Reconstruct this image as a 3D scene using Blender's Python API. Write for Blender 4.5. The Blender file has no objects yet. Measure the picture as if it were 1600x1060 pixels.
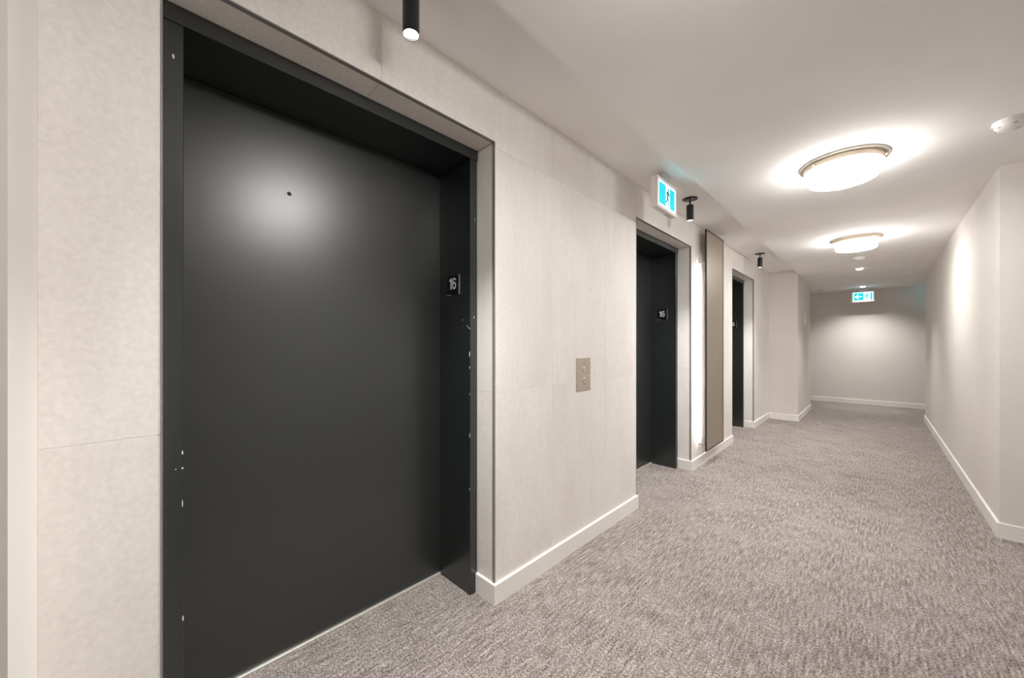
import bpy, bmesh, math, random
from mathutils import Vector, Matrix
random.seed(7)
S = bpy.context.scene
C = S.collection

# ------------------------------------------------------------------ camera
F_PX, XV, YH, CAM_H = 582.0, 1369.5, 539.5, 1.27
THETA = math.atan((XV - 800) / F_PX)
cam_d = bpy.data.cameras.new('camera')
cam = bpy.data.objects.new('camera', cam_d); C.objects.link(cam)
cam.location = (0, 0, CAM_H)
cam.rotation_euler = (math.pi / 2, 0, THETA)
cam_d.sensor_width = 36; cam_d.lens = F_PX / 1600 * 36
cam_d.shift_y = (YH - 530) / 1600
cam_d.clip_start = 0.02
S.camera = cam

# ------------------------------------------------------------------ world, view
w = bpy.data.worlds.new('world'); S.world = w; w.use_nodes = True
w.node_tree.nodes['Background'].inputs[0].default_value = (0.9, 0.95, 1, 1)
w.node_tree.nodes['Background'].inputs[1].default_value = 0.0
S.view_settings.view_transform = 'Standard'
S.view_settings.look = 'None'
S.view_settings.gamma = 1
S.view_settings.use_curve_mapping = False
S.view_settings.exposure = 0.24
S.cycles.max_bounces = 14; S.cycles.diffuse_bounces = 12; S.cycles.glossy_bounces = 4
GLASS_E = 72.0       # ceiling drums, underside
GLASS_SIDE_E = 28.0  # ceiling drums, sides
SPOT_W = 120.0        # watts of each small spotlight
DOWN_W = 170.0        # watts of each recessed downlight
LED_E = 60.0         # linear lamp behind the wall panel
SIGN_E = 2.3         # exit sign lit panels

# ------------------------------------------------------------------ layout (metres; Y runs down the corridor)
W = -1.339           # tiled wall face
CORE = W - 0.010
ZM, ZE = 2.45, 2.53  # main ceiling, higher ceiling along the lifts
OPEN = [(0.056, 1.247), (2.752, 3.955), (5.455, 6.648)]
ZO = 2.268           # top of the openings
XF = -1.470          # face of the black frames
XD = -1.736          # door panels
XB = -0.935          # projecting wall past the lifts, and edge of the ceiling drop
YR = 7.74            # where it starts
XR = 0.58            # right wall
YRC = 4.005          # its near corner
YFAR = 10.96
Y0 = -0.147          # near return
XN = -1.055
YBACK, XSIDE = -3.6, 1.9
J1, J2 = 1.035, 2.238  # tile joints

# ------------------------------------------------------------------ materials
def nt(name):
    m = bpy.data.materials.new(name); m.use_nodes = True
    return m, m.node_tree.nodes, m.node_tree.links, m.node_tree.nodes['Principled BSDF']
def plain(name, col, rough=0.5, metal=0.0, spec=0.5):
    m, n, l, b = nt(name)
    b.inputs['Base Color'].default_value = (*col, 1); b.inputs['Roughness'].default_value = rough
    b.inputs['Metallic'].default_value = metal; b.inputs['Specular IOR Level'].default_value = spec
    # faint grain so that no surface is perfectly even
    tc = n.new('ShaderNodeTexCoord'); no = n.new('ShaderNodeTexNoise'); no.inputs['Scale'].default_value = 60
    mp = n.new('ShaderNodeMapRange'); mp.inputs[3].default_value = max(0, rough - 0.05); mp.inputs[4].default_value = min(1, rough + 0.05)
    l.new(tc.outputs['Object'], no.inputs['Vector']); l.new(no.outputs[0], mp.inputs[0]); l.new(mp.outputs[0], b.inputs['Roughness'])
    return m
def emis(name, col, strength, base=(0.9, 0.9, 0.9)):
    m, n, l, b = nt(name)
    b.inputs['Base Color'].default_value = (*base, 1)
    b.inputs['Emission Color'].default_value = (*col, 1); b.inputs['Emission Strength'].default_value = strength
    return m
def ramp(n, stops):
    r = n.new('ShaderNodeValToRGB'); e = r.color_ramp.elements
    e[0].position, e[0].color = stops[0][0], (*stops[0][1], 1)
    e[1].position, e[1].color = stops[-1][0], (*stops[-1][1], 1)
    for p, c in stops[1:-1]:
        q = e.new(p); q.color = (*c, 1)
    return r
def noise(n, l, vec, scale, detail=2, rough=0.5, sc=None):
    t = n.new('ShaderNodeTexNoise'); t.inputs['Scale'].default_value = scale
    t.inputs['Detail'].default_value = detail; t.inputs['Roughness'].default_value = rough
    if sc:
        mp = n.new('ShaderNodeMapping'); mp.inputs['Scale'].default_value = sc
        l.new(vec, mp.inputs[0]); vec = mp.outputs[0]
    l.new(vec, t.inputs['Vector']); return t
def mix(n, l, a, b, fac, mode='MIX'):
    x = n.new('ShaderNodeMix'); x.data_type = 'RGBA'; x.blend_type = mode
    for s, v in ((6, a), (7, b), (0, fac)):
        if hasattr(v, 'links'): l.new(v, x.inputs[s])
        else: x.inputs[s].default_value = v if s == 0 else (*v, 1)
    return x.outputs[2]

def carpet_mat():
    m, n, l, b = nt('carpet')
    tc = n.new('ShaderNodeTexCoord').outputs['Object']
    streak = noise(n, l, tc, 1.0, 2, 0.5, (85, 12, 1))      # short ribs along the corridor
    cross = noise(n, l, tc, 1.0, 2, 0.5, (14, 80, 1))       # and across it
    blotch = noise(n, l, tc, 4.0, 2, 0.5)                   # where ribs are dense or sparse
    speck = noise(n, l, tc, 118, 2, 0.6)                    # clusters of loops
    pile = noise(n, l, tc, 300, 1, 0.5)                     # single loops
    def madd(src, k, prev):
        m_ = n.new('ShaderNodeMath'); m_.operation = 'MULTIPLY_ADD'; l.new(src, m_.inputs[0]); m_.inputs[1].default_value = k
        if hasattr(prev, 'links'): l.new(prev, m_.inputs[2])
        else: m_.inputs[2].default_value = prev
        return m_.outputs[0]
    mb = n.new('ShaderNodeMapRange'); l.new(blotch.outputs[0], mb.inputs[0]); mb.inputs[1].default_value = 0.50; mb.inputs[2].default_value = 0.70
    rib = n.new('ShaderNodeMix'); l.new(mb.outputs[0], rib.inputs[0]); l.new(streak.outputs[0], rib.inputs[2]); l.new(cross.outputs[0], rib.inputs[3])
    v = madd(rib.outputs[0], 0.38, 0.0); v = madd(speck.outputs[0], 0.66, v); v = madd(pile.outputs[0], 0.55, v)
    v = madd(blotch.outputs[0], 0.10, v); v = madd(pile.outputs[0], 0.06, v)                    # mean 0.875
    r0 = ramp(n, [(0.36, (0.055, 0.043, 0.036)), (0.45, (0.165, 0.140, 0.126)), (0.52, (0.300, 0.268, 0.251)), (0.62, (0.61, 0.575, 0.555))])
    l.new(madd(v, 1.0 / 1.75, 0.0), r0.inputs[0]); c = r0.outputs[0]
    l.new(c, b.inputs['Base Color'])
    b.inputs['Roughness'].default_value = 0.95; b.inputs['Specular IOR Level'].default_value = 0.1
    bp = n.new('ShaderNodeBump'); bp.inputs['Strength'].default_value = 0.3; bp.inputs['Distance'].default_value = 0.003
    l.new(pile.outputs[0], bp.inputs['Height']); l.new(bp.outputs[0], b.inputs['Normal'])
    return m
def tile_mat():
    m, n, l, b = nt('porcelain_tile')
    tc = n.new('ShaderNodeTexCoord').outputs['Object']
    info = n.new('ShaderNodeObjectInfo')
    ad = n.new('ShaderNodeVectorMath'); ad.operation = 'MULTIPLY_ADD'
    cb = n.new('ShaderNodeCombineXYZ')
    for i in range(3): l.new(info.outputs['Random'], cb.inputs[i])
    l.new(cb.outputs[0], ad.inputs[0]); ad.inputs[1].default_value = (9, 17, 5); l.new(tc, ad.inputs[2])
    v = ad.outputs[0]
    big = noise(n, l, v, 3.0, 5, 0.6, (1, 1, 0.55)); fine = noise(n, l, v, 70, 3, 0.6); hair = noise(n, l, v, 1.0, 3, 0.6, (30, 30, 2.2))
    r = ramp(n, [(0.30, (0.765, 0.733, 0.697)), (0.5, (0.812, 0.785, 0.752)), (0.72, (0.845, 0.820, 0.79))])
    l.new(big.outputs[0], r.inputs[0])
    rf = ramp(n, [(0.3, (0.94, 0.94, 0.94)), (0.7, (1.04, 1.04, 1.04))]); l.new(fine.outputs[0], rf.inputs[0])
    rh = ramp(n, [(0.3, (0.98, 0.98, 0.98)), (0.7, (1.02, 1.02, 1.02))]); l.new(hair.outputs[0], rh.inputs[0])
    c = mix(n, l, r.outputs[0], rf.outputs[0], 1.0, 'MULTIPLY'); c = mix(n, l, c, rh.outputs[0], 1.0, 'MULTIPLY')
    l.new(c, b.inputs['Base Color'])
    b.inputs['Roughness'].default_value = 0.55; b.inputs['Specular IOR Level'].default_value = 0.3
    return m
def paint_mat(name, col, rough=0.7, bump=0.08, spec=0.25):
    m, n, l, b = nt(name)
    tc = n.new('ShaderNodeTexCoord').outputs['Object']
    a = noise(n, l, tc, 2.0, 3); f = noise(n, l, tc, 260, 2)
    r = ramp(n, [(0.3, tuple(x * 0.97 for x in col)), (0.7, tuple(x * 1.02 for x in col))]); l.new(a.outputs[0], r.inputs[0])
    l.new(r.outputs[0], b.inputs['Base Color']); b.inputs['Roughness'].default_value = rough; b.inputs['Specular IOR Level'].default_value = spec
    bp = n.new('ShaderNodeBump'); bp.inputs['Strength'].default_value = bump; bp.inputs['Distance'].default_value = 0.002
    l.new(f.outputs[0], bp.inputs['Height']); l.new(bp.outputs[0], b.inputs['Normal'])
    return m
def black_mat(name, rough=0.30, col=(0.0125, 0.0165, 0.0160)):
    m, n, l, b = nt(name)
    tc = n.new('ShaderNodeTexCoord').outputs['Object']
    f = noise(n, l, tc, 420, 2); sc = noise(n, l, tc, 3, 4); dust = noise(n, l, tc, 55, 1)
    r = ramp(n, [(0.83, col), (0.86, (0.16, 0.16, 0.15))]); l.new(dust.outputs[0], r.inputs[0])
    l.new(r.outputs[0], b.inputs['Base Color'])
    mp = n.new('ShaderNodeMapRange'); mp.inputs[3].default_value = rough - 0.008; mp.inputs[4].default_value = rough + 0.012
    l.new(sc.outputs[0], mp.inputs[0]); l.new(mp.outputs[0], b.inputs['Roughness'])
    b.inputs['Specular IOR Level'].default_value = 1.0
    bp = n.new('ShaderNodeBump'); bp.inputs['Strength'].default_value = 0.05; bp.inputs['Distance'].default_value = 0.0005
    l.new(f.outputs[0], bp.inputs['Height']); l.new(bp.outputs[0], b.inputs['Normal'])
    return m
def brushed_mat(name, col, rough, metal=1.0, sc=(4, 4, 160)):
    m, n, l, b = nt(name)
    tc = n.new('ShaderNodeTexCoord').outputs['Object']
    f = noise(n, l, tc, 1.0, 3, 0.6, sc)
    r = ramp(n, [(0.3, tuple(x * 0.88 for x in col)), (0.7, tuple(min(1, x * 1.1) for x in col))]); l.new(f.outputs[0], r.inputs[0])
    l.new(r.outputs[0], b.inputs['Base Color']); b.inputs['Roughness'].default_value = rough; b.inputs['Metallic'].default_value = metal
    return m

M = dict(
    carpet=carpet_mat(), tile=tile_mat(),
    grout=plain('grout', (0.74, 0.69, 0.64), 0.9),
    wall=paint_mat('wall_paint', (0.745, 0.712, 0.675)),
    ceil=paint_mat('ceiling_paint', (0.925, 0.912, 0.90), 0.85, 0.05),
    base=paint_mat('baseboard_paint', (0.86, 0.84, 0.81), 0.4, 0.03, 0.4),
    black=black_mat('black_enamel'), door=black_mat('black_door_enamel', 0.335, (0.0165, 0.0200, 0.0192)),
    trim=brushed_mat('dark_trim_metal', (0.30, 0.28, 0.275), 0.4, 0.2),
    sill=brushed_mat('sill_aluminium', (0.80, 0.79, 0.74), 0.4, 0.6),
    steel=brushed_mat('brushed_steel', (0.60, 0.53, 0.46), 0.42, 0.75),
    button=plain('button_metal', (0.75, 0.70, 0.64), 0.3, 0.9),
    dark=plain('dark_hole', (0.01, 0.01, 0.01), 0.6),
    plate=plain('sign_black', (0.006, 0.005, 0.008), 0.3),
    white=plain('white_print', (0.92, 0.90, 0.94), 0.5),
    silver=plain('silver_edge', (0.62, 0.64, 0.63), 0.35, 0.6),
    chip=plain('bare_chip', (0.75, 0.78, 0.78), 0.6),
    green_chip=plain('green_tape', (0.03, 0.35, 0.12), 0.6),
    housing=plain('sign_housing', (0.86, 0.80, 0.77), 0.45),
    gray=plain('canopy_grey', (0.62, 0.58, 0.55), 0.5),
    lit_white=emis('sign_lit_white', (0.36, 0.86, 1.0), SIGN_E),
    lit_green=emis('sign_lit_green', (0.0, 0.54, 0.63), 1.1, (0.0, 0.08, 0.09)),
    man=plain('pictogram_green', (0.01, 0.07, 0.075), 0.5),
    spot=plain('spot_black', (0.02, 0.021, 0.022), 0.3, 0.3),
    lens=emis('spot_lens', (1.0, 0.97, 0.95), 12),
    glass=emis('lit_opal_glass', (1.0, 0.975, 0.945), GLASS_E),
    glass_side=emis('lit_opal_glass_side', (1.0, 0.975, 0.945), GLASS_SIDE_E),
    nickel=plain('champagne_metal', (0.80, 0.68, 0.54), 0.35, 0.25),
    pan=plain('pan_grey', (0.58, 0.53, 0.47), 0.45, 0.2),
    bronze=brushed_mat('bronze_panel', (0.37, 0.315, 0.255), 0.42, 0.45, (220, 220, 4)),
    bframe=plain('bronze_frame', (0.035, 0.028, 0.026), 0.45, 0.4),
    led=emis('led_lens', (1.0, 0.97, 0.98), LED_E),
    plastic=plain('white_plastic', (0.86, 0.85, 0.83), 0.4),
    slot=plain('slot_grey', (0.18, 0.17, 0.16), 0.6),
)

# ------------------------------------------------------------------ helpers
def add_box(bm, a, b, bevel=0.0):
    x0, y0, z0 = (min(a[i], b[i]) for i in range(3)); x1, y1, z1 = (max(a[i], b[i]) for i in range(3))
    r = bmesh.ops.create_cube(bm, size=1)
    for v in r['verts']:
        v.co = Vector((x0 + (v.co.x + .5) * (x1 - x0), y0 + (v.co.y + .5) * (y1 - y0), z0 + (v.co.z + .5) * (z1 - z0)))
    if bevel:
        es = list({e for v in r['verts'] for e in v.link_edges})
        bmesh.ops.bevel(bm, geom=es, offset=bevel, segments=1, affect='EDGES', profile=0.5)
def add_lathe(bm, prof, seg=48, cx=0, cy=0):
    rings = []
    for r, z in prof:
        rings.append([bm.verts.new((cx + r * math.cos(2 * math.pi * k / seg), cy + r * math.sin(2 * math.pi * k / seg), z)) for k in range(seg)] if r > 1e-6 else [bm.verts.new((cx, cy, z))])
    for p, q in zip(rings, rings[1:]):
        for k in range(seg):
            k2 = (k + 1) % seg
            if len(p) == 1 and len(q) == 1: continue
            if len(p) == 1: bm.faces.new((p[0], q[k], q[k2]))
            elif len(q) == 1: bm.faces.new((p[k], p[k2], q[0]))
            else: bm.faces.new((p[k], p[k2], q[k2], q[k]))
    bmesh.ops.recalc_face_normals(bm, faces=bm.faces)
def add_prism(bm, pts, depth, to3):
    """extrude a 2-D outline: to3(a, b, d) gives the 3-D point"""
    lo = [bm.verts.new(to3(a, b, 0)) for a, b in pts]; hi = [bm.verts.new(to3(a, b, depth)) for a, b in pts]
    bm.faces.new(lo); bm.faces.new(hi[::-1]); k = len(pts)
    for i in range(k): bm.faces.new((lo[i], hi[i], hi[(i + 1) % k], lo[(i + 1) % k]))
    bmesh.ops.recalc_face_normals(bm, faces=bm.faces)
def obj(name, bm, mat, parent=None, smooth=False):
    me = bpy.data.meshes.new(name); bm.to_mesh(me); bm.free()
    me.materials.append(M[mat] if isinstance(mat, str) else mat)
    if smooth:
        for p in me.polygons: p.use_smooth = True
        me.set_sharp_from_angle(angle=math.radians(35))
    o = bpy.data.objects.new(name, me); C.objects.link(o)
    if parent: o.parent = parent
    return o
def box(name, a, b, mat, parent=None, bevel=0.0):
    bm = bmesh.new(); add_box(bm, a, b, bevel); return obj(name, bm, mat, parent)
def boxes(name, lst, mat, parent=None, bevel=0.0):
    bm = bmesh.new()
    for a, b in lst: add_box(bm, a, b, bevel)
    return obj(name, bm, mat, parent)
def lathe(name, prof, mat, parent=None, seg=48, cx=0, cy=0):
    bm = bmesh.new(); add_lathe(bm, prof, seg, cx, cy); return obj(name, bm, mat, parent, True)
def tag(o, label, cat, group=None, kind=None):
    o['label'] = label; o['category'] = cat
    if group: o['group'] = group
    if kind: o['kind'] = kind
    return o
def thing(name, label, cat, loc, rz=0, group=None, kind=None):
    o = bpy.data.objects.new(name, None); C.objects.link(o); o.empty_display_size = 0.05
    o.location = loc; o.rotation_euler = (0, 0, rz); return tag(o, label, cat, group, kind)
def struct(o, label, cat): return tag(o, label, cat, None, 'structure')
def dup(root, loc, label, rz=None):
    r = root.copy(); C.objects.link(r); r.location = loc; r['label'] = label
    if rz is not None: r.rotation_euler = (0, 0, rz)
    for ch in list(root.children):
        c = ch.copy(); C.objects.link(c); c.parent = r
        for g in list(ch.children):
            d = g.copy(); C.objects.link(d); d.parent = c
    return r

# ------------------------------------------------------------------ setting
fl = box('floor', (-4.0, YBACK, -0.1), (4.0, YFAR + 0.1, 0), 'carpet')
struct(fl, 'taupe and grey flecked carpet covering the whole corridor floor', 'floor')
bm = bmesh.new()
add_box(bm, (XB, YBACK, ZM), (4.0, YFAR + 0.1, ZM + 0.35))
add_box(bm, (-4.0, YR + 0.001, ZM), (XB, YFAR + 0.1, ZM + 0.35))
add_box(bm, (-4.0, YBACK, ZM), (XB, Y0, ZM + 0.35))
struct(obj('ceiling', bm, 'ceil'), 'smooth off-white corridor ceiling carrying the round lights', 'ceiling')
struct(box('ceiling', (-1.9, Y0, ZE), (XB, YR, ZE + 0.2), 'ceil'), 'higher off-white ceiling strip along the lift doors, holding black spotlights', 'ceiling')

# left wall: core behind the tiles, with the three openings left free
edges = [Y0] + [v for o in OPEN for v in o] + [YR]
bm = bmesh.new()
for i in range(0, len(edges), 2):
    y0, y1 = edges[i], edges[i + 1]
    a = 0.010 if i else 0.0; b_ = 0.010 if i < len(edges) - 2 else 0.0
    add_box(bm, (-1.9, y0 + a, 0), (W - 0.0012, y1 - b_, ZE))
for y0, y1 in OPEN: add_box(bm, (-1.9, y0 - 0.010, ZO + 0.010), (W - 0.0012, y1 + 0.010, ZE))
wl = struct(obj('wall_left', bm, 'grout'), 'large-format beige porcelain tile wall around the black lift doors', 'wall')
G = 0.0007
def tile(a, b): return box('tile', a, b, 'tile', wl, 0.0006)
piers = [(Y0, OPEN[0][0], []), (OPEN[0][1], OPEN[1][0], [1.702, 2.297]), (OPEN[1][1], OPEN[2][0], [4.407, 5.003]), (OPEN[2][1], YR, [7.243])]
for y0, y1, js in piers:
    ys = [y0] + js + [y1]
    for p, q in zip(ys, ys[1:]):
        for z0, z1 in ((0, J1), (J1, J2), (J2, ZE)):
            tile((CORE, p + (G if p != y0 else 0), z0 + (G if z0 else 0)), (W, q - (G if q != y1 else 0), z1 - (G if z1 != ZE else 0)))
for y0, y1 in OPEN:
    ym = (y0 + y1) / 2 + 0.01
    for p, q in ((y0, ym), (ym, y1)):
        tile((CORE, p + G, ZO), (W, q - G, ZE))
        tile((XF - 0.02, p + G, ZO), (CORE - 0.006, q - G, ZO + 0.010))       # tiled soffit of the opening
    for z0, z1 in ((0, J1), (J1, ZO)):
        tile((XF - 0.02, y1, z0 + G), (CORE - 0.006, y1 + 0.010, z1 - G))     # far reveal
        tile((XF - 0.02, y0 - 0.010, z0 + G), (CORE - 0.006, y0, z1 - G))     # near reveal
    # dark metal edge profile round the opening
    e = 0.0015
    bm = bmesh.new()
    add_box(bm, (CORE - 0.006, y1 - e, 0.10), (W + e, y1 + 0.0025, ZO + 0.0025))
    add_box(bm, (CORE - 0.006, y0 - 0.0025, 0.10), (W + e, y0 + e, ZO + 0.0025))
    add_box(bm, (CORE - 0.006, y0 + e, ZO - e), (W + e, y1 - e, ZO + 0.0025))
    obj('edge_trim', bm, 'trim', wl)

struct(box('wall_near_left', (-3.0, YBACK, 0), (XN, Y0, ZM), 'wall'), 'painted beige wall end projecting at the left edge of the picture', 'wall')
struct(box('wall_bump', (-4.0, YR, 0), (XB, 9.39, ZM), 'wall'), 'painted beige wall projecting past the third lift door', 'wall')
# little upright filling the step between the two ceiling heights over the return
struct(box('wall_bump_top', (-1.9, YR, ZM), (XB, YR + 0.0005, ZE), 'wall'), 'strip of painted wall above the return beyond the third lift', 'wall')
struct(box('wall_right', (XR, YRC, 0), (4.0, 9.25, ZM), 'wall'), 'long plain beige painted wall on the right of the corridor', 'wall')
struct(box('wall_far', (-4.0, YFAR, 0), (4.0, YFAR + 0.1, ZM), 'wall'), 'plain beige wall closing the far end of the corridor', 'wall')
struct(box('wall_side', (XSIDE, YBACK, 0), (XSIDE + 0.1, YRC, ZM), 'wall'), 'beige side wall of the lobby behind the right corner', 'wall')
struct(box('wall_back', (XN, YBACK - 0.1, 0), (XSIDE, YBACK, ZM), 'wall'), 'beige wall behind the viewpoint', 'wall')
struct(box('wall_cross_left', (-3.2, 9.39, 0), (-3.1, YFAR, ZM), 'wall'), 'end wall of the cross corridor to the left', 'wall')
struct(box('wall_cross_right', (3.1, 9.25, 0), (3.2, YFAR, ZM), 'wall'), 'end wall of the cross corridor to the right', 'wall')

# baseboards: runs swept along the foot of the walls, top edge eased
BH, BT = 0.10, 0.013
def baseboard(name, pts, label):
    """pts: wall line on the floor, room on the right-hand side of travel"""
    P2 = [Vector(p) for p in pts]; n = len(P2); offs = []
    for i in range(n):
        ns = []
        if i: d = (P2[i] - P2[i - 1]).normalized(); ns.append(Vector((d.y, -d.x)))
        if i < n - 1: d = (P2[i + 1] - P2[i]).normalized(); ns.append(Vector((d.y, -d.x)))
        v = ns[0] if len(ns) == 1 else (ns[0] + ns[1]) / (1 + ns[0].dot(ns[1])); offs.append(v)
    prof = [(0, 0), (BT, 0), (BT, BH - 0.004), (BT - 0.004, BH), (0, BH)]
    bm = bmesh.new(); rows = []
    for p, o in zip(P2, offs): rows.append([bm.verts.new((p.x + o.x * t, p.y + o.y * t, z)) for t, z in prof])
    k = len(prof)
    for a, b in zip(rows, rows[1:]):
        for i in range(k): bm.faces.new((a[i], a[(i + 1) % k], b[(i + 1) % k], b[i]))
    bm.faces.new(rows[0]); bm.faces.new(rows[-1][::-1])
    bmesh.ops.recalc_face_normals(bm, faces=bm.faces)
    return struct(obj(name, bm, 'base'), label, 'baseboard')
XE = XF + 0.001
baseboard('baseboard_left', [(XN, YBACK), (XN, Y0), (W, Y0), (W, OPEN[0][0]), (XE, OPEN[0][0])], 'off-white baseboard under the tile before the nearest lift door')
baseboard('baseboard_left', [(XE, OPEN[0][1]), (W, OPEN[0][1]), (W, OPEN[1][0]), (XE, OPEN[1][0])], 'off-white baseboard under the call button tile wall between first and second lift')
baseboard('baseboard_left', [(XE, OPEN[1][1]), (W, OPEN[1][1]), (W, OPEN[2][0]), (XE, OPEN[2][0])], 'off-white baseboard under the bronze panel between second and third lift')
baseboard('baseboard_left', [(XE, OPEN[2][1]), (W, OPEN[2][1]), (W, YR), (XB, YR), (XB, 9.39), (-3.1, 9.39)], 'off-white baseboard past the third lift, round the projecting wall')
baseboard('baseboard_far', [(-3.1, YFAR), (3.1, YFAR)], 'off-white baseboard along the far end wall')
baseboard('baseboard_right', [(3.1, 9.25), (XR, 9.25), (XR, YRC), (XSIDE, YRC), (XSIDE, YBACK), (XN, YBACK)], 'off-white baseboard along the right wall and its near corner')

# ------------------------------------------------------------------ lift doors
def lift_door(name, o, label):
    y0, y1 = o; L = y1 - y0
    t = thing(name, label, 'elevator door', (XF, y0, 0), 0, 'lift doors along the left wall', 'structure')
    jw = 0.047; D = XD - XF
    x_back = D - 0.06
    for a, b in ((0.001, jw + 0.006), (L - jw, L - 0.001)):
        box('jamb', (x_back, a, 0.001), (0, b, 2.2185), 'black', t, 0.0018)
    box('header', (x_back, 0.001, 2.2155), (0.006, L + 0.004 if False else L - 0.0005, ZO - 0.001), 'black', t, 0.0018)
    box('door_panel', (D - 0.035, jw - 0.02, 0.012), (D, L - jw + 0.02, 2.214), 'door', t, 0.001)
    bm = bmesh.new(); add_lathe(bm, [(0, 0.0012), (0.0075, 0.0012), (0.0085, 0.0), (0.0085, -0.003), (0, -0.003)], 20)
    k = obj('release_keyhole', bm, 'dark', t, True); k.rotation_euler = (0, math.pi / 2, 0); k.location = (D, 0.457 - 0.056, 1.896)
    box('threshold', (D - 0.035, jw + 0.006, 0.0005), (D + 0.012, L - jw, 0.010), 'sill', t, 0.001)
    return t
doors = [lift_door('door_1', OPEN[0], 'nearest black lift door in its deep black frame, filling the left of the picture'),
         lift_door('door_2', OPEN[1], 'middle black lift door between the call button and the bronze panel'),
         lift_door('door_3', OPEN[2], 'farthest black lift door, just past the bronze wall panel')]
# chipped paint on the far jamb of the nearest door (face positions: x from the frame face, height)
jr = [c for c in doors[0].children if c.name.startswith('jamb')]
jl, jr = sorted(jr, key=lambda c: c.data.vertices[0].co.y)
def chip(parent, x, y, z, sx, sy, sz, mat='chip'):
    bm = bmesh.new()
    pts = [(math.cos(a) * random.uniform(.6, 1), math.sin(a) * random.uniform(.6, 1)) for a in [k * math.pi / 3.5 for k in range(7)]]
    if sy < 0.0008: add_prism(bm, pts, sy, lambda a, b, d: (x + a * sx, y - d, z + b * sz))
    else: add_prism(bm, pts, sx, lambda a, b, d: (x + d, y + a * sy, z + b * sz))
    obj('paint_chip', bm, mat, parent)
yj = OPEN[0][1] - 0.047 - OPEN[0][0]
for x, z, sx, sz in ((-0.060, 1.400, .004, .003), (-0.024, 1.368, .005, .0025), (-0.018, 1.362, .003, .003), (-0.006, 1.355, .0035, .005), (-0.005, 1.225, .0035, .018),
                     (-0.005, 1.155, .003, .010), (-0.004, 0.812, .003, .015), (-0.004, 0.54, .003, .008), (-0.005, 1.02, .003, .006)):
    chip(jr, x, yj, z, sx, 0.0004, sz)
chip(jr, 0, yj + 0.024, 1.412, 0.0004, 0.003, 0.010, 'white')
chip(jr, 0, yj + 0.030, 1.915, 0.0004, 0.006, 0.014, 'green_chip')
for y, z, sy, sz in ((0.030, 2.115, .0035, .008), (0.050, 0.95, .002, .008), (0.050, 0.905, .003, .003), (0.035, 0.905, .002, .002), (0.051, 0.46, .002, .010), (0.050, 0.80, .0015, .015)):
    chip(jl, 0, y, z, 0.0004, sy, sz)

# number signs on the far jambs
def stroke(bm, path, wd, depth=0.0006):
    """flat lettering stroke of even width along a 2-D path, standing in the XZ plane and facing -Y"""
    Pp = [Vector(p) for p in path]; n = len(Pp); L_, R_ = [], []
    for i in range(n):
        d = (Pp[min(i + 1, n - 1)] - Pp[max(i - 1, 0)]).normalized(); nn = Vector((-d.y, d.x)) * wd / 2
        L_.append(Pp[i] + nn); R_.append(Pp[i] - nn)
    for i in range(n - 1):
        add_prism(bm, [tuple(q) for q in (L_[i], R_[i], R_[i + 1], L_[i + 1])], depth, lambda a, b, d: (a, -d, b))
bm = bmesh.new()
add_prism(bm, [(-.0105, .030), (-.0105, -.030), (-.0200, -.030), (-.0200, .0165), (-.0310, .0130), (-.0310, .0205), (-.0225, .0245), (-.0180, .030)], 0.0006, lambda a, b, d: (a, -d, b))
one_me = bpy.data.meshes.new('numeral_one'); bm.to_mesh(one_me); bm.free(); one_me.materials.append(M['white'])
cx6, rx6 = 0.0118, 0.0125
six = [(cx6 + rx6 * math.cos(a), 0.0155 + 0.0102 * math.sin(a)) for a in [math.radians(10 + 17 * k) for k in range(11)]]
six += [(cx6 - rx6, z) for z in (0.010, 0.0, -0.010)]
six += [(cx6 + rx6 * math.cos(a), -0.0105 + 0.0152 * math.sin(a)) for a in [math.radians(180 + 15 * k) for k in range(1, 25)]]
bm = bmesh.new(); stroke(bm, six, 0.0088)
six_me = bpy.data.meshes.new('numeral_six'); bm.to_mesh(six_me); bm.free(); six_me.materials.append(M['white'])
def number_sign(o, label):
    y = o[1] - 0.047
    t = thing('floor_number_sign', label, 'sign', (-1.6125, y, 1.589), 0, 'floor number signs on the lift frames')
    h = 0.052
    box('plate', (-h, -0.003, -h), (h, -0.0002, h), 'plate', t, 0.0008)
    box('edge_strip', (h, -0.004, -h), (h + 0.003, -0.0002, h), 'silver', t)
    box('corner_strip', (-h, -0.0038, -h - 0.001), (-h + 0.036, -0.003, -h + 0.003), 'silver', t)
    for me in (one_me, six_me):
        n = bpy.data.objects.new('numeral', me); C.objects.link(n); n.parent = t; n.location = (0, -0.0031, 0.0076)
    bm = bmesh.new()
    for cx, dots in ((-0.010, ((0, 1), (0, 0), (1, 0), (1, 1), (1, -1))), (0.002, ((0, 1),)), (0.013, ((0, 1), (0, 0), (1, 1)))):
        for i, j in dots:
            add_box(bm, (cx + i * 0.0035, -0.0042, -0.036 + j * 0.0035), (cx + i * 0.0035 + 0.0016, -0.003, -0.0344 + j * 0.0035))
    obj('braille', bm, 'plate', t)
    return t
number_sign(OPEN[0], 'black plate with white 16 on the jamb of the nearest lift door')
number_sign(OPEN[1], 'black plate with white 16 on the jamb of the middle lift door')
number_sign(OPEN[2], 'black plate with white 16 on the farthest lift door, half hidden by tile')

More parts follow.
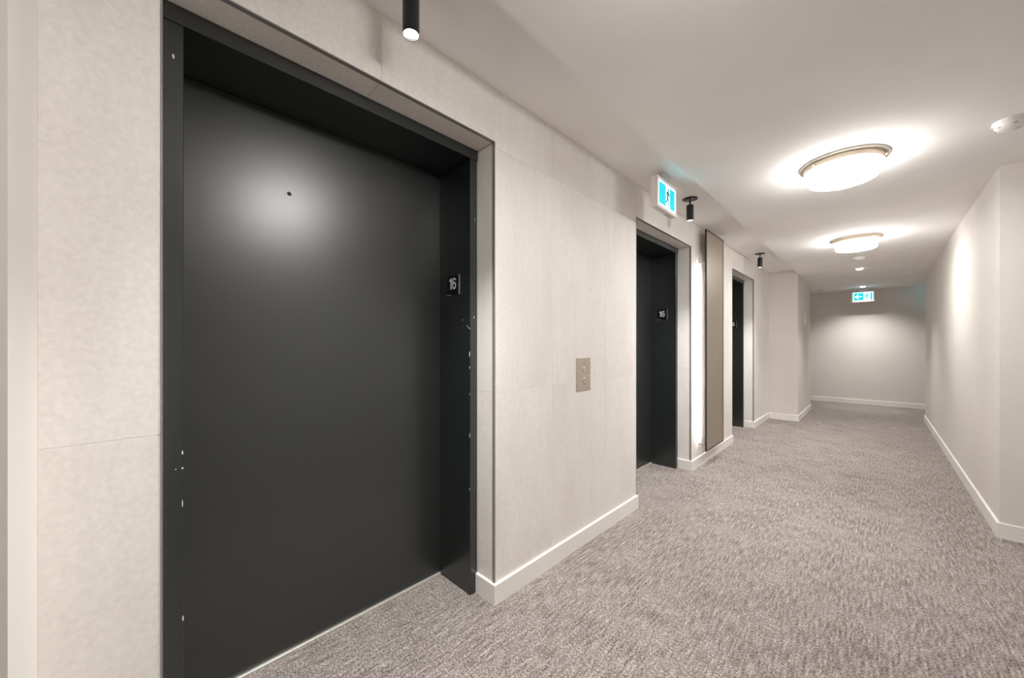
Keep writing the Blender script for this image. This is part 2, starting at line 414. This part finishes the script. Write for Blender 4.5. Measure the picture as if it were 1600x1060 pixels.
# call station
t = thing('call_station', 'brushed steel lift call plate with two round buttons on the tile wall', 'call button', (W, 2.018, 1.082))
box('face_plate', (0, -0.079, -0.105), (0.004, 0.079, 0.105), 'steel', t, 0.001)
for z in (0.034, -0.034):
    b_ = lathe('button_ring', [(0.0155, 0), (0.0155, 0.003), (0.012, 0.0045), (0.0115, 0.001)], 'button', t, 28)
    b_.rotation_euler = (0, math.pi / 2, 0); b_.location = (0.004, 0.004, z)
    c_ = lathe('button', [(0.0112, 0), (0.0112, 0.002), (0.009, 0.003), (0, 0.003)], 'steel', b_, 28)
for z in (0.066, -0.062):
    k = lathe('keyhole', [(0.004, 0), (0.004, 0.0008), (0, 0.0008)], 'dark', t, 14)
    k.rotation_euler = (0, math.pi / 2, 0); k.location = (0.004, 0.006, z)

# ------------------------------------------------------------------ bronze panel with linear lamp
PX, PY0, PY1, PZ0, PZ1 = -1.258, 4.168, 4.768, 0.165, 2.474
t = thing('wall_panel_lamp', 'tall bronze panel in dark frame with bright linear lamp beside it on the tile', 'wall lamp', (W, PY0, 0))
def rel(x, y, z): return (x - W, y - PY0, z)
fr, ft = 0.011, 0.016
bm = bmesh.new()
add_box(bm, rel(PX - ft, PY0, PZ0), rel(PX, PY0 + fr, PZ1)); add_box(bm, rel(PX - ft, PY1 - fr, PZ0), rel(PX, PY1, PZ1))
add_box(bm, rel(PX - ft, PY0 + fr, PZ0), rel(PX, PY1 - fr, PZ0 + fr)); add_box(bm, rel(PX - ft, PY0 + fr, PZ1 - fr), rel(PX, PY1 - fr, PZ1))
obj('frame', bm, 'bframe', t)
box('panel', rel(PX - ft + 0.002, PY0 + fr, PZ0 + fr), rel(PX - 0.003, PY1 - fr, PZ1 - fr), 'bronze', t)
YL = PY0 + 0.012
for z in (0.235, 2.135):
    a = box('bracket', rel(W, YL - 0.006, z - 0.009), rel(PX - ft, YL + 0.006, z + 0.009), 'trim', t, 0.001)
    box('wall_plate', rel(W, YL - 0.007, z - 0.05), rel(W + 0.004, YL + 0.007, z + 0.05), 'trim', a)
led = box('lamp_body', rel(PX - ft - 0.014, YL - 0.009, 0.25), rel(PX - ft, YL + 0.011, 2.12), 'trim', t, 0.001)
box('light_strip', rel(PX - ft - 0.0143, YL - 0.007, 0.26), rel(PX - ft - 0.0139, YL + 0.009, 2.11), 'led', led)

# ------------------------------------------------------------------ exit signs (built facing -Y, wide along X)
def seg(bm, a, b, w0, w1, y):
    a, b = Vector(a), Vector(b); d = (b - a).normalized(); n = Vector((-d.y, d.x))
    pts = [a + n * w0 / 2, a - n * w0 / 2, b - n * w1 / 2, b + n * w1 / 2]
    add_prism(bm, [(p.x, p.y) for p in pts], 0.0006, lambda u, v, d_: (u, y - d_, v))
def exit_sign(loc, rz, label, arrow):
    t = thing('exit_sign', label, 'exit sign', loc, rz, 'lit exit signs under the ceiling')
    wd, ht, dp = 0.351, 0.22, 0.048; x0 = -wd / 2
    bm = bmesh.new(); m = 0.022
    add_box(bm, (x0, 0.004, -ht), (-x0, dp, 0), 0.003)
    add_box(bm, (x0, 0, -m), (-x0, 0.004, 0)); add_box(bm, (x0, 0, -ht), (-x0, 0.004, -ht + m))
    add_box(bm, (x0, 0, -ht + m), (x0 + m, 0.004, -m)); add_box(bm, (-x0 - m, 0, -ht + m), (-x0, 0.004, -m))
    obj('housing', bm, 'housing', t)
    box('canopy', (-0.07, 0.008, 0), (0.07, dp - 0.008, ZE - loc[2] if loc[0] < XB else ZM - loc[2]), 'gray', t, 0.002)
    box('battery_port', (0.035, 0.008, -ht - 0.004), (0.13, dp - 0.008, -ht), 'gray', t)
    pn = box('lit_panel', (x0 + m, 0.0022, -ht + m), (-x0 - m, 0.004, -m), 'lit_white', t)
    iw = wd - 2 * m; b0, b1 = -ht + m + 0.012, -m - 0.012
    X = lambda f: x0 + m + f * iw
    blocks = ((0.05, 0.52), (0.86, 0.95)) if arrow else ((0.04, 0.42), (0.67, 0.96))
    for f0, f1 in blocks: box('green_field', (X(f0), 0.0014, b0), (X(f1), 0.0022, b1), 'lit_green', pn)
    cx = X((0.52 + 0.86) / 2) if arrow else X(0.55); cz = (b0 + b1) / 2; k = (b1 - b0) / 0.15; y = 0.0021
    bm = bmesh.new(); A = lambda u, v: (cx + u * k * 1.0, cz + v * k)
    add_prism(bm, [(A(0.010 + 0.011 * math.cos(q * math.pi / 6), 0.055 + 0.011 * math.sin(q * math.pi / 6))) for q in range(12)], 0.0006, lambda u, v, d_: (u, y - d_, v))
    for a, b, p, q in (((.006, .042), (-.006, -.004), .020, .017), ((.004, .040), (-.022, .028), .009, .008), ((-.022, .028), (-.027, .004), .008, .007),
                       ((.008, .038), (.024, .018), .009, .008), ((.024, .018), (.038, .026), .008, .007),
                       ((-.006, -.002), (.014, -.024), .012, .010), ((.014, -.024), (.008, -.060), .010, .008), ((-.007, -.002), (-.014, -.032), .012, .010), ((-.014, -.032), (-.040, -.042), .010, .008)):
        seg(bm, A(*a), A(*b), p * k * 1.35, q * k * 1.35, y)
    obj('running_figure', bm, 'lit_green' if arrow else 'man', pn)
    if arrow:
        bm = bmesh.new(); ax = X(0.285); B = lambda u, v: (ax + u * k, cz + v * k)
        yy = 0.0013
        seg(bm, B(-.042, 0), B(.050, 0), .018 * k, .018 * k, yy)
        seg(bm, B(-.050, -.004), B(0.002, .045), .018 * k, .018 * k, yy); seg(bm, B(-.050, .004), B(0.002, -.045), .018 * k, .018 * k, yy)
        obj('arrow', bm, 'lit_white', pn)
    return t
exit_sign((-1.100, 2.7585, 2.471), math.pi / 2, 'exit sign with running figure hanging side-on before the middle lift', False)
exit_sign((-0.200, 10.60, 2.386), 0, 'exit sign with left arrow hanging before the far end wall', True)
exit_sign((0.868, 10.62, 2.382), math.pi, 'exit sign round the right corner that tints the far wall blue', False)

# ------------------------------------------------------------------ black spotlights
def spotlight(y, label, cone):
    t = thing('ceiling_spotlight', label, 'spotlight', (-1.148, y, ZE), 0, 'black spotlights over the lift doors')
    lathe('canopy', [(0, 0), (0.060, 0), (0.060, -0.006), (0.056, -0.008), (0, -0.008)], 'spot', t, 40)
    lathe('stem', [(0.0065, -0.007), (0.0065, -0.056)], 'spot', t, 16)
    b = lathe('barrel', [(0, -0.055), (0.026, -0.055), (0.0285, -0.058), (0.0285, -0.190), (0.0262, -0.190), (0.0262, -0.180), (0, -0.178)], 'spot', t, 36)
    lathe('lens', [(0, -0.186), (0.018, -0.1855), (0.0258, -0.181)], 'lens', b, 32)
    ld = bpy.data.lights.new('spot_beam', 'SPOT'); ld.energy = SPOT_W; ld.spot_size = math.radians(cone); ld.spot_blend = 0.9; ld.shadow_soft_size = 0.022
    ld.color = (1, 0.97, 0.94)
    lo = bpy.data.objects.new('spot_beam', ld); C.objects.link(lo); lo.parent = t; lo.location = (0, 0, -0.193)
    return t
spotlight(0.675, 'black cylinder spotlight above the nearest lift door, cut by the top edge', 88)
spotlight(3.365, 'black cylinder spotlight on round canopy beside the side-on exit sign', 92)
spotlight(6.060, 'black cylinder spotlight above the farthest lift door', 92)

# ------------------------------------------------------------------ flush drum lights
def drum_light(x, y, label, rz=0.0):
    t = thing('ceiling_light', label, 'ceiling light', (x, y, ZM), rz, 'round drum lights on the corridor ceiling')
    lathe('pan', [(0, 0), (0.222, 0), (0.222, -0.008), (0.218, -0.011), (0.195, -0.014), (0, -0.014)], 'pan', t, 72)
    band = lathe('band', [(0.199, -0.012), (0.199, -0.038), (0.195, -0.042), (0.176, -0.042), (0.176, -0.014)], 'nickel', t, 72)
    for k in range(3):
        a = math.radians(70 + 120 * k)
        bm = bmesh.new(); add_lathe(bm, [(0, 0.0), (0.007, 0.0), (0.009, 0.006), (0.007, 0.012), (0, 0.013)], 16)
        o = obj('knob', bm, 'nickel', band, True); o.rotation_euler = (math.pi / 2, 0, a + math.pi / 2); o.location = (0.198 * math.cos(a), 0.198 * math.sin(a), -0.027)
    g = lathe('glass_shade', [(0.172, -0.016), (0.173, -0.105), (0.169, -0.116), (0.160, -0.121), (0.10, -0.1225), (0, -0.123)], 'glass', t, 72)
    g.data.materials.append(M['glass_side'])
    for p in g.data.polygons: p.material_index = 1 if abs(p.normal.z) < 0.5 else 0
    return t
drum_light(-0.158, 3.21, 'large round opal drum ceiling light nearest the right wall corner', math.radians(40))
drum_light(-0.163, 5.60, 'smaller-looking round opal drum ceiling light farther down the corridor')
drum_light(-0.155, 0.82, 'round opal drum ceiling light overhead in front of the nearest lift')

# ------------------------------------------------------------------ ceiling devices
def detector(x, y, r, label, slot_a):
    t = thing('smoke_detector', label, 'smoke detector', (x, y, ZM), 0, 'smoke detectors on the ceiling')
    lathe('mounting_base', [(0, 0), (r, 0), (r, -0.012), (r * 0.96, -0.016), (0, -0.016)], 'plastic', t, 44)
    b = lathe('body', [(r * 0.90, -0.015), (r * 0.88, -0.028), (r * 0.74, -0.040), (r * 0.46, -0.046), (0, -0.047)], 'plastic', t, 44)
    for k in range(6):
        a = slot_a + k * math.pi / 3
        o = box('slot', (-0.007, -0.001, -0.0016), (0.007, 0.001, 0.0016), 'slot', b)
        o.rotation_euler = (0, 0, a + math.pi / 2); o.location = (r * 0.83 * math.cos(a), r * 0.83 * math.sin(a), -0.0335)
    lathe('test_button', [(0.012, -0.0462), (0.012, -0.049), (0.010, -0.050), (0, -0.050)], 'gray', b, 24, r * 0.25, 0)
    return t
detector(0.507, 3.23, 0.066, 'white smoke detector cut by the right edge of the picture', math.radians(215))
detector(-0.169, 6.86, 0.072, 'white smoke detector on the ceiling behind the farther drum light', math.radians(240))
def sprinkler(x, y, label):
    t = thing('sprinkler', label, 'sprinkler', (x, y, ZM), 0, 'concealed sprinklers in the ceiling')
    lathe('cup', [(0.044, 0), (0.044, -0.004), (0.026, -0.008), (0.024, -0.012)], 'gray', t, 30)
    lathe('cover_plate', [(0, -0.011), (0.034, -0.011), (0.038, -0.014), (0.037, -0.034), (0.034, -0.037), (0, -0.038)], 'plastic', t, 36)
def downlight(x, y, label, watts, cone):
    t = thing('downlight', label, 'downlight', (x, y, ZM), 0, 'small recessed downlights in the far ceiling')
    lathe('trim_ring', [(0.058, 0), (0.058, -0.004), (0.054, -0.007), (0.041, -0.007), (0.041, 0)], 'gray', t, 36)
    lathe('lens', [(0.041, -0.006), (0.038, -0.016), (0.026, -0.022), (0, -0.024)], 'lens', t, 32)
    ld = bpy.data.lights.new('down_beam', 'SPOT'); ld.energy = watts; ld.spot_size = math.radians(cone); ld.spot_blend = 1.0; ld.shadow_soft_size = 0.035
    ld.color = (1, 0.97, 0.94)
    lo = bpy.data.objects.new('down_beam', ld); C.objects.link(lo); lo.parent = t; lo.location = (0, 0, -0.027)
downlight(-0.185, 7.82, 'small bright recessed downlight beyond the smoke detector', DOWN_W * 0.6, 92)
downlight(-0.197, 10.25, 'small bright recessed downlight right in front of the left-arrow exit sign', DOWN_W, 126)
sprinkler(-0.863, 10.36, 'small white sprinkler plate at the left end of the far ceiling')

# small plate on the projecting wall
t = thing('wall_plate', 'slim white wall plate with two dark screws on the projecting wall', 'wall plate', (XB, 8.66, 1.755))
box('plate', (0, -0.055, -0.115), (0.010, 0.055, 0.115), 'plastic', t, 0.003)
for z in (-0.10, 0.10):
    s_ = lathe('screw', [(0, 0.004), (0.010, 0.003), (0.012, 0)], 'slot', t, 18); s_.rotation_euler = (0, math.pi / 2, 0); s_.location = (0.010, 0, z)
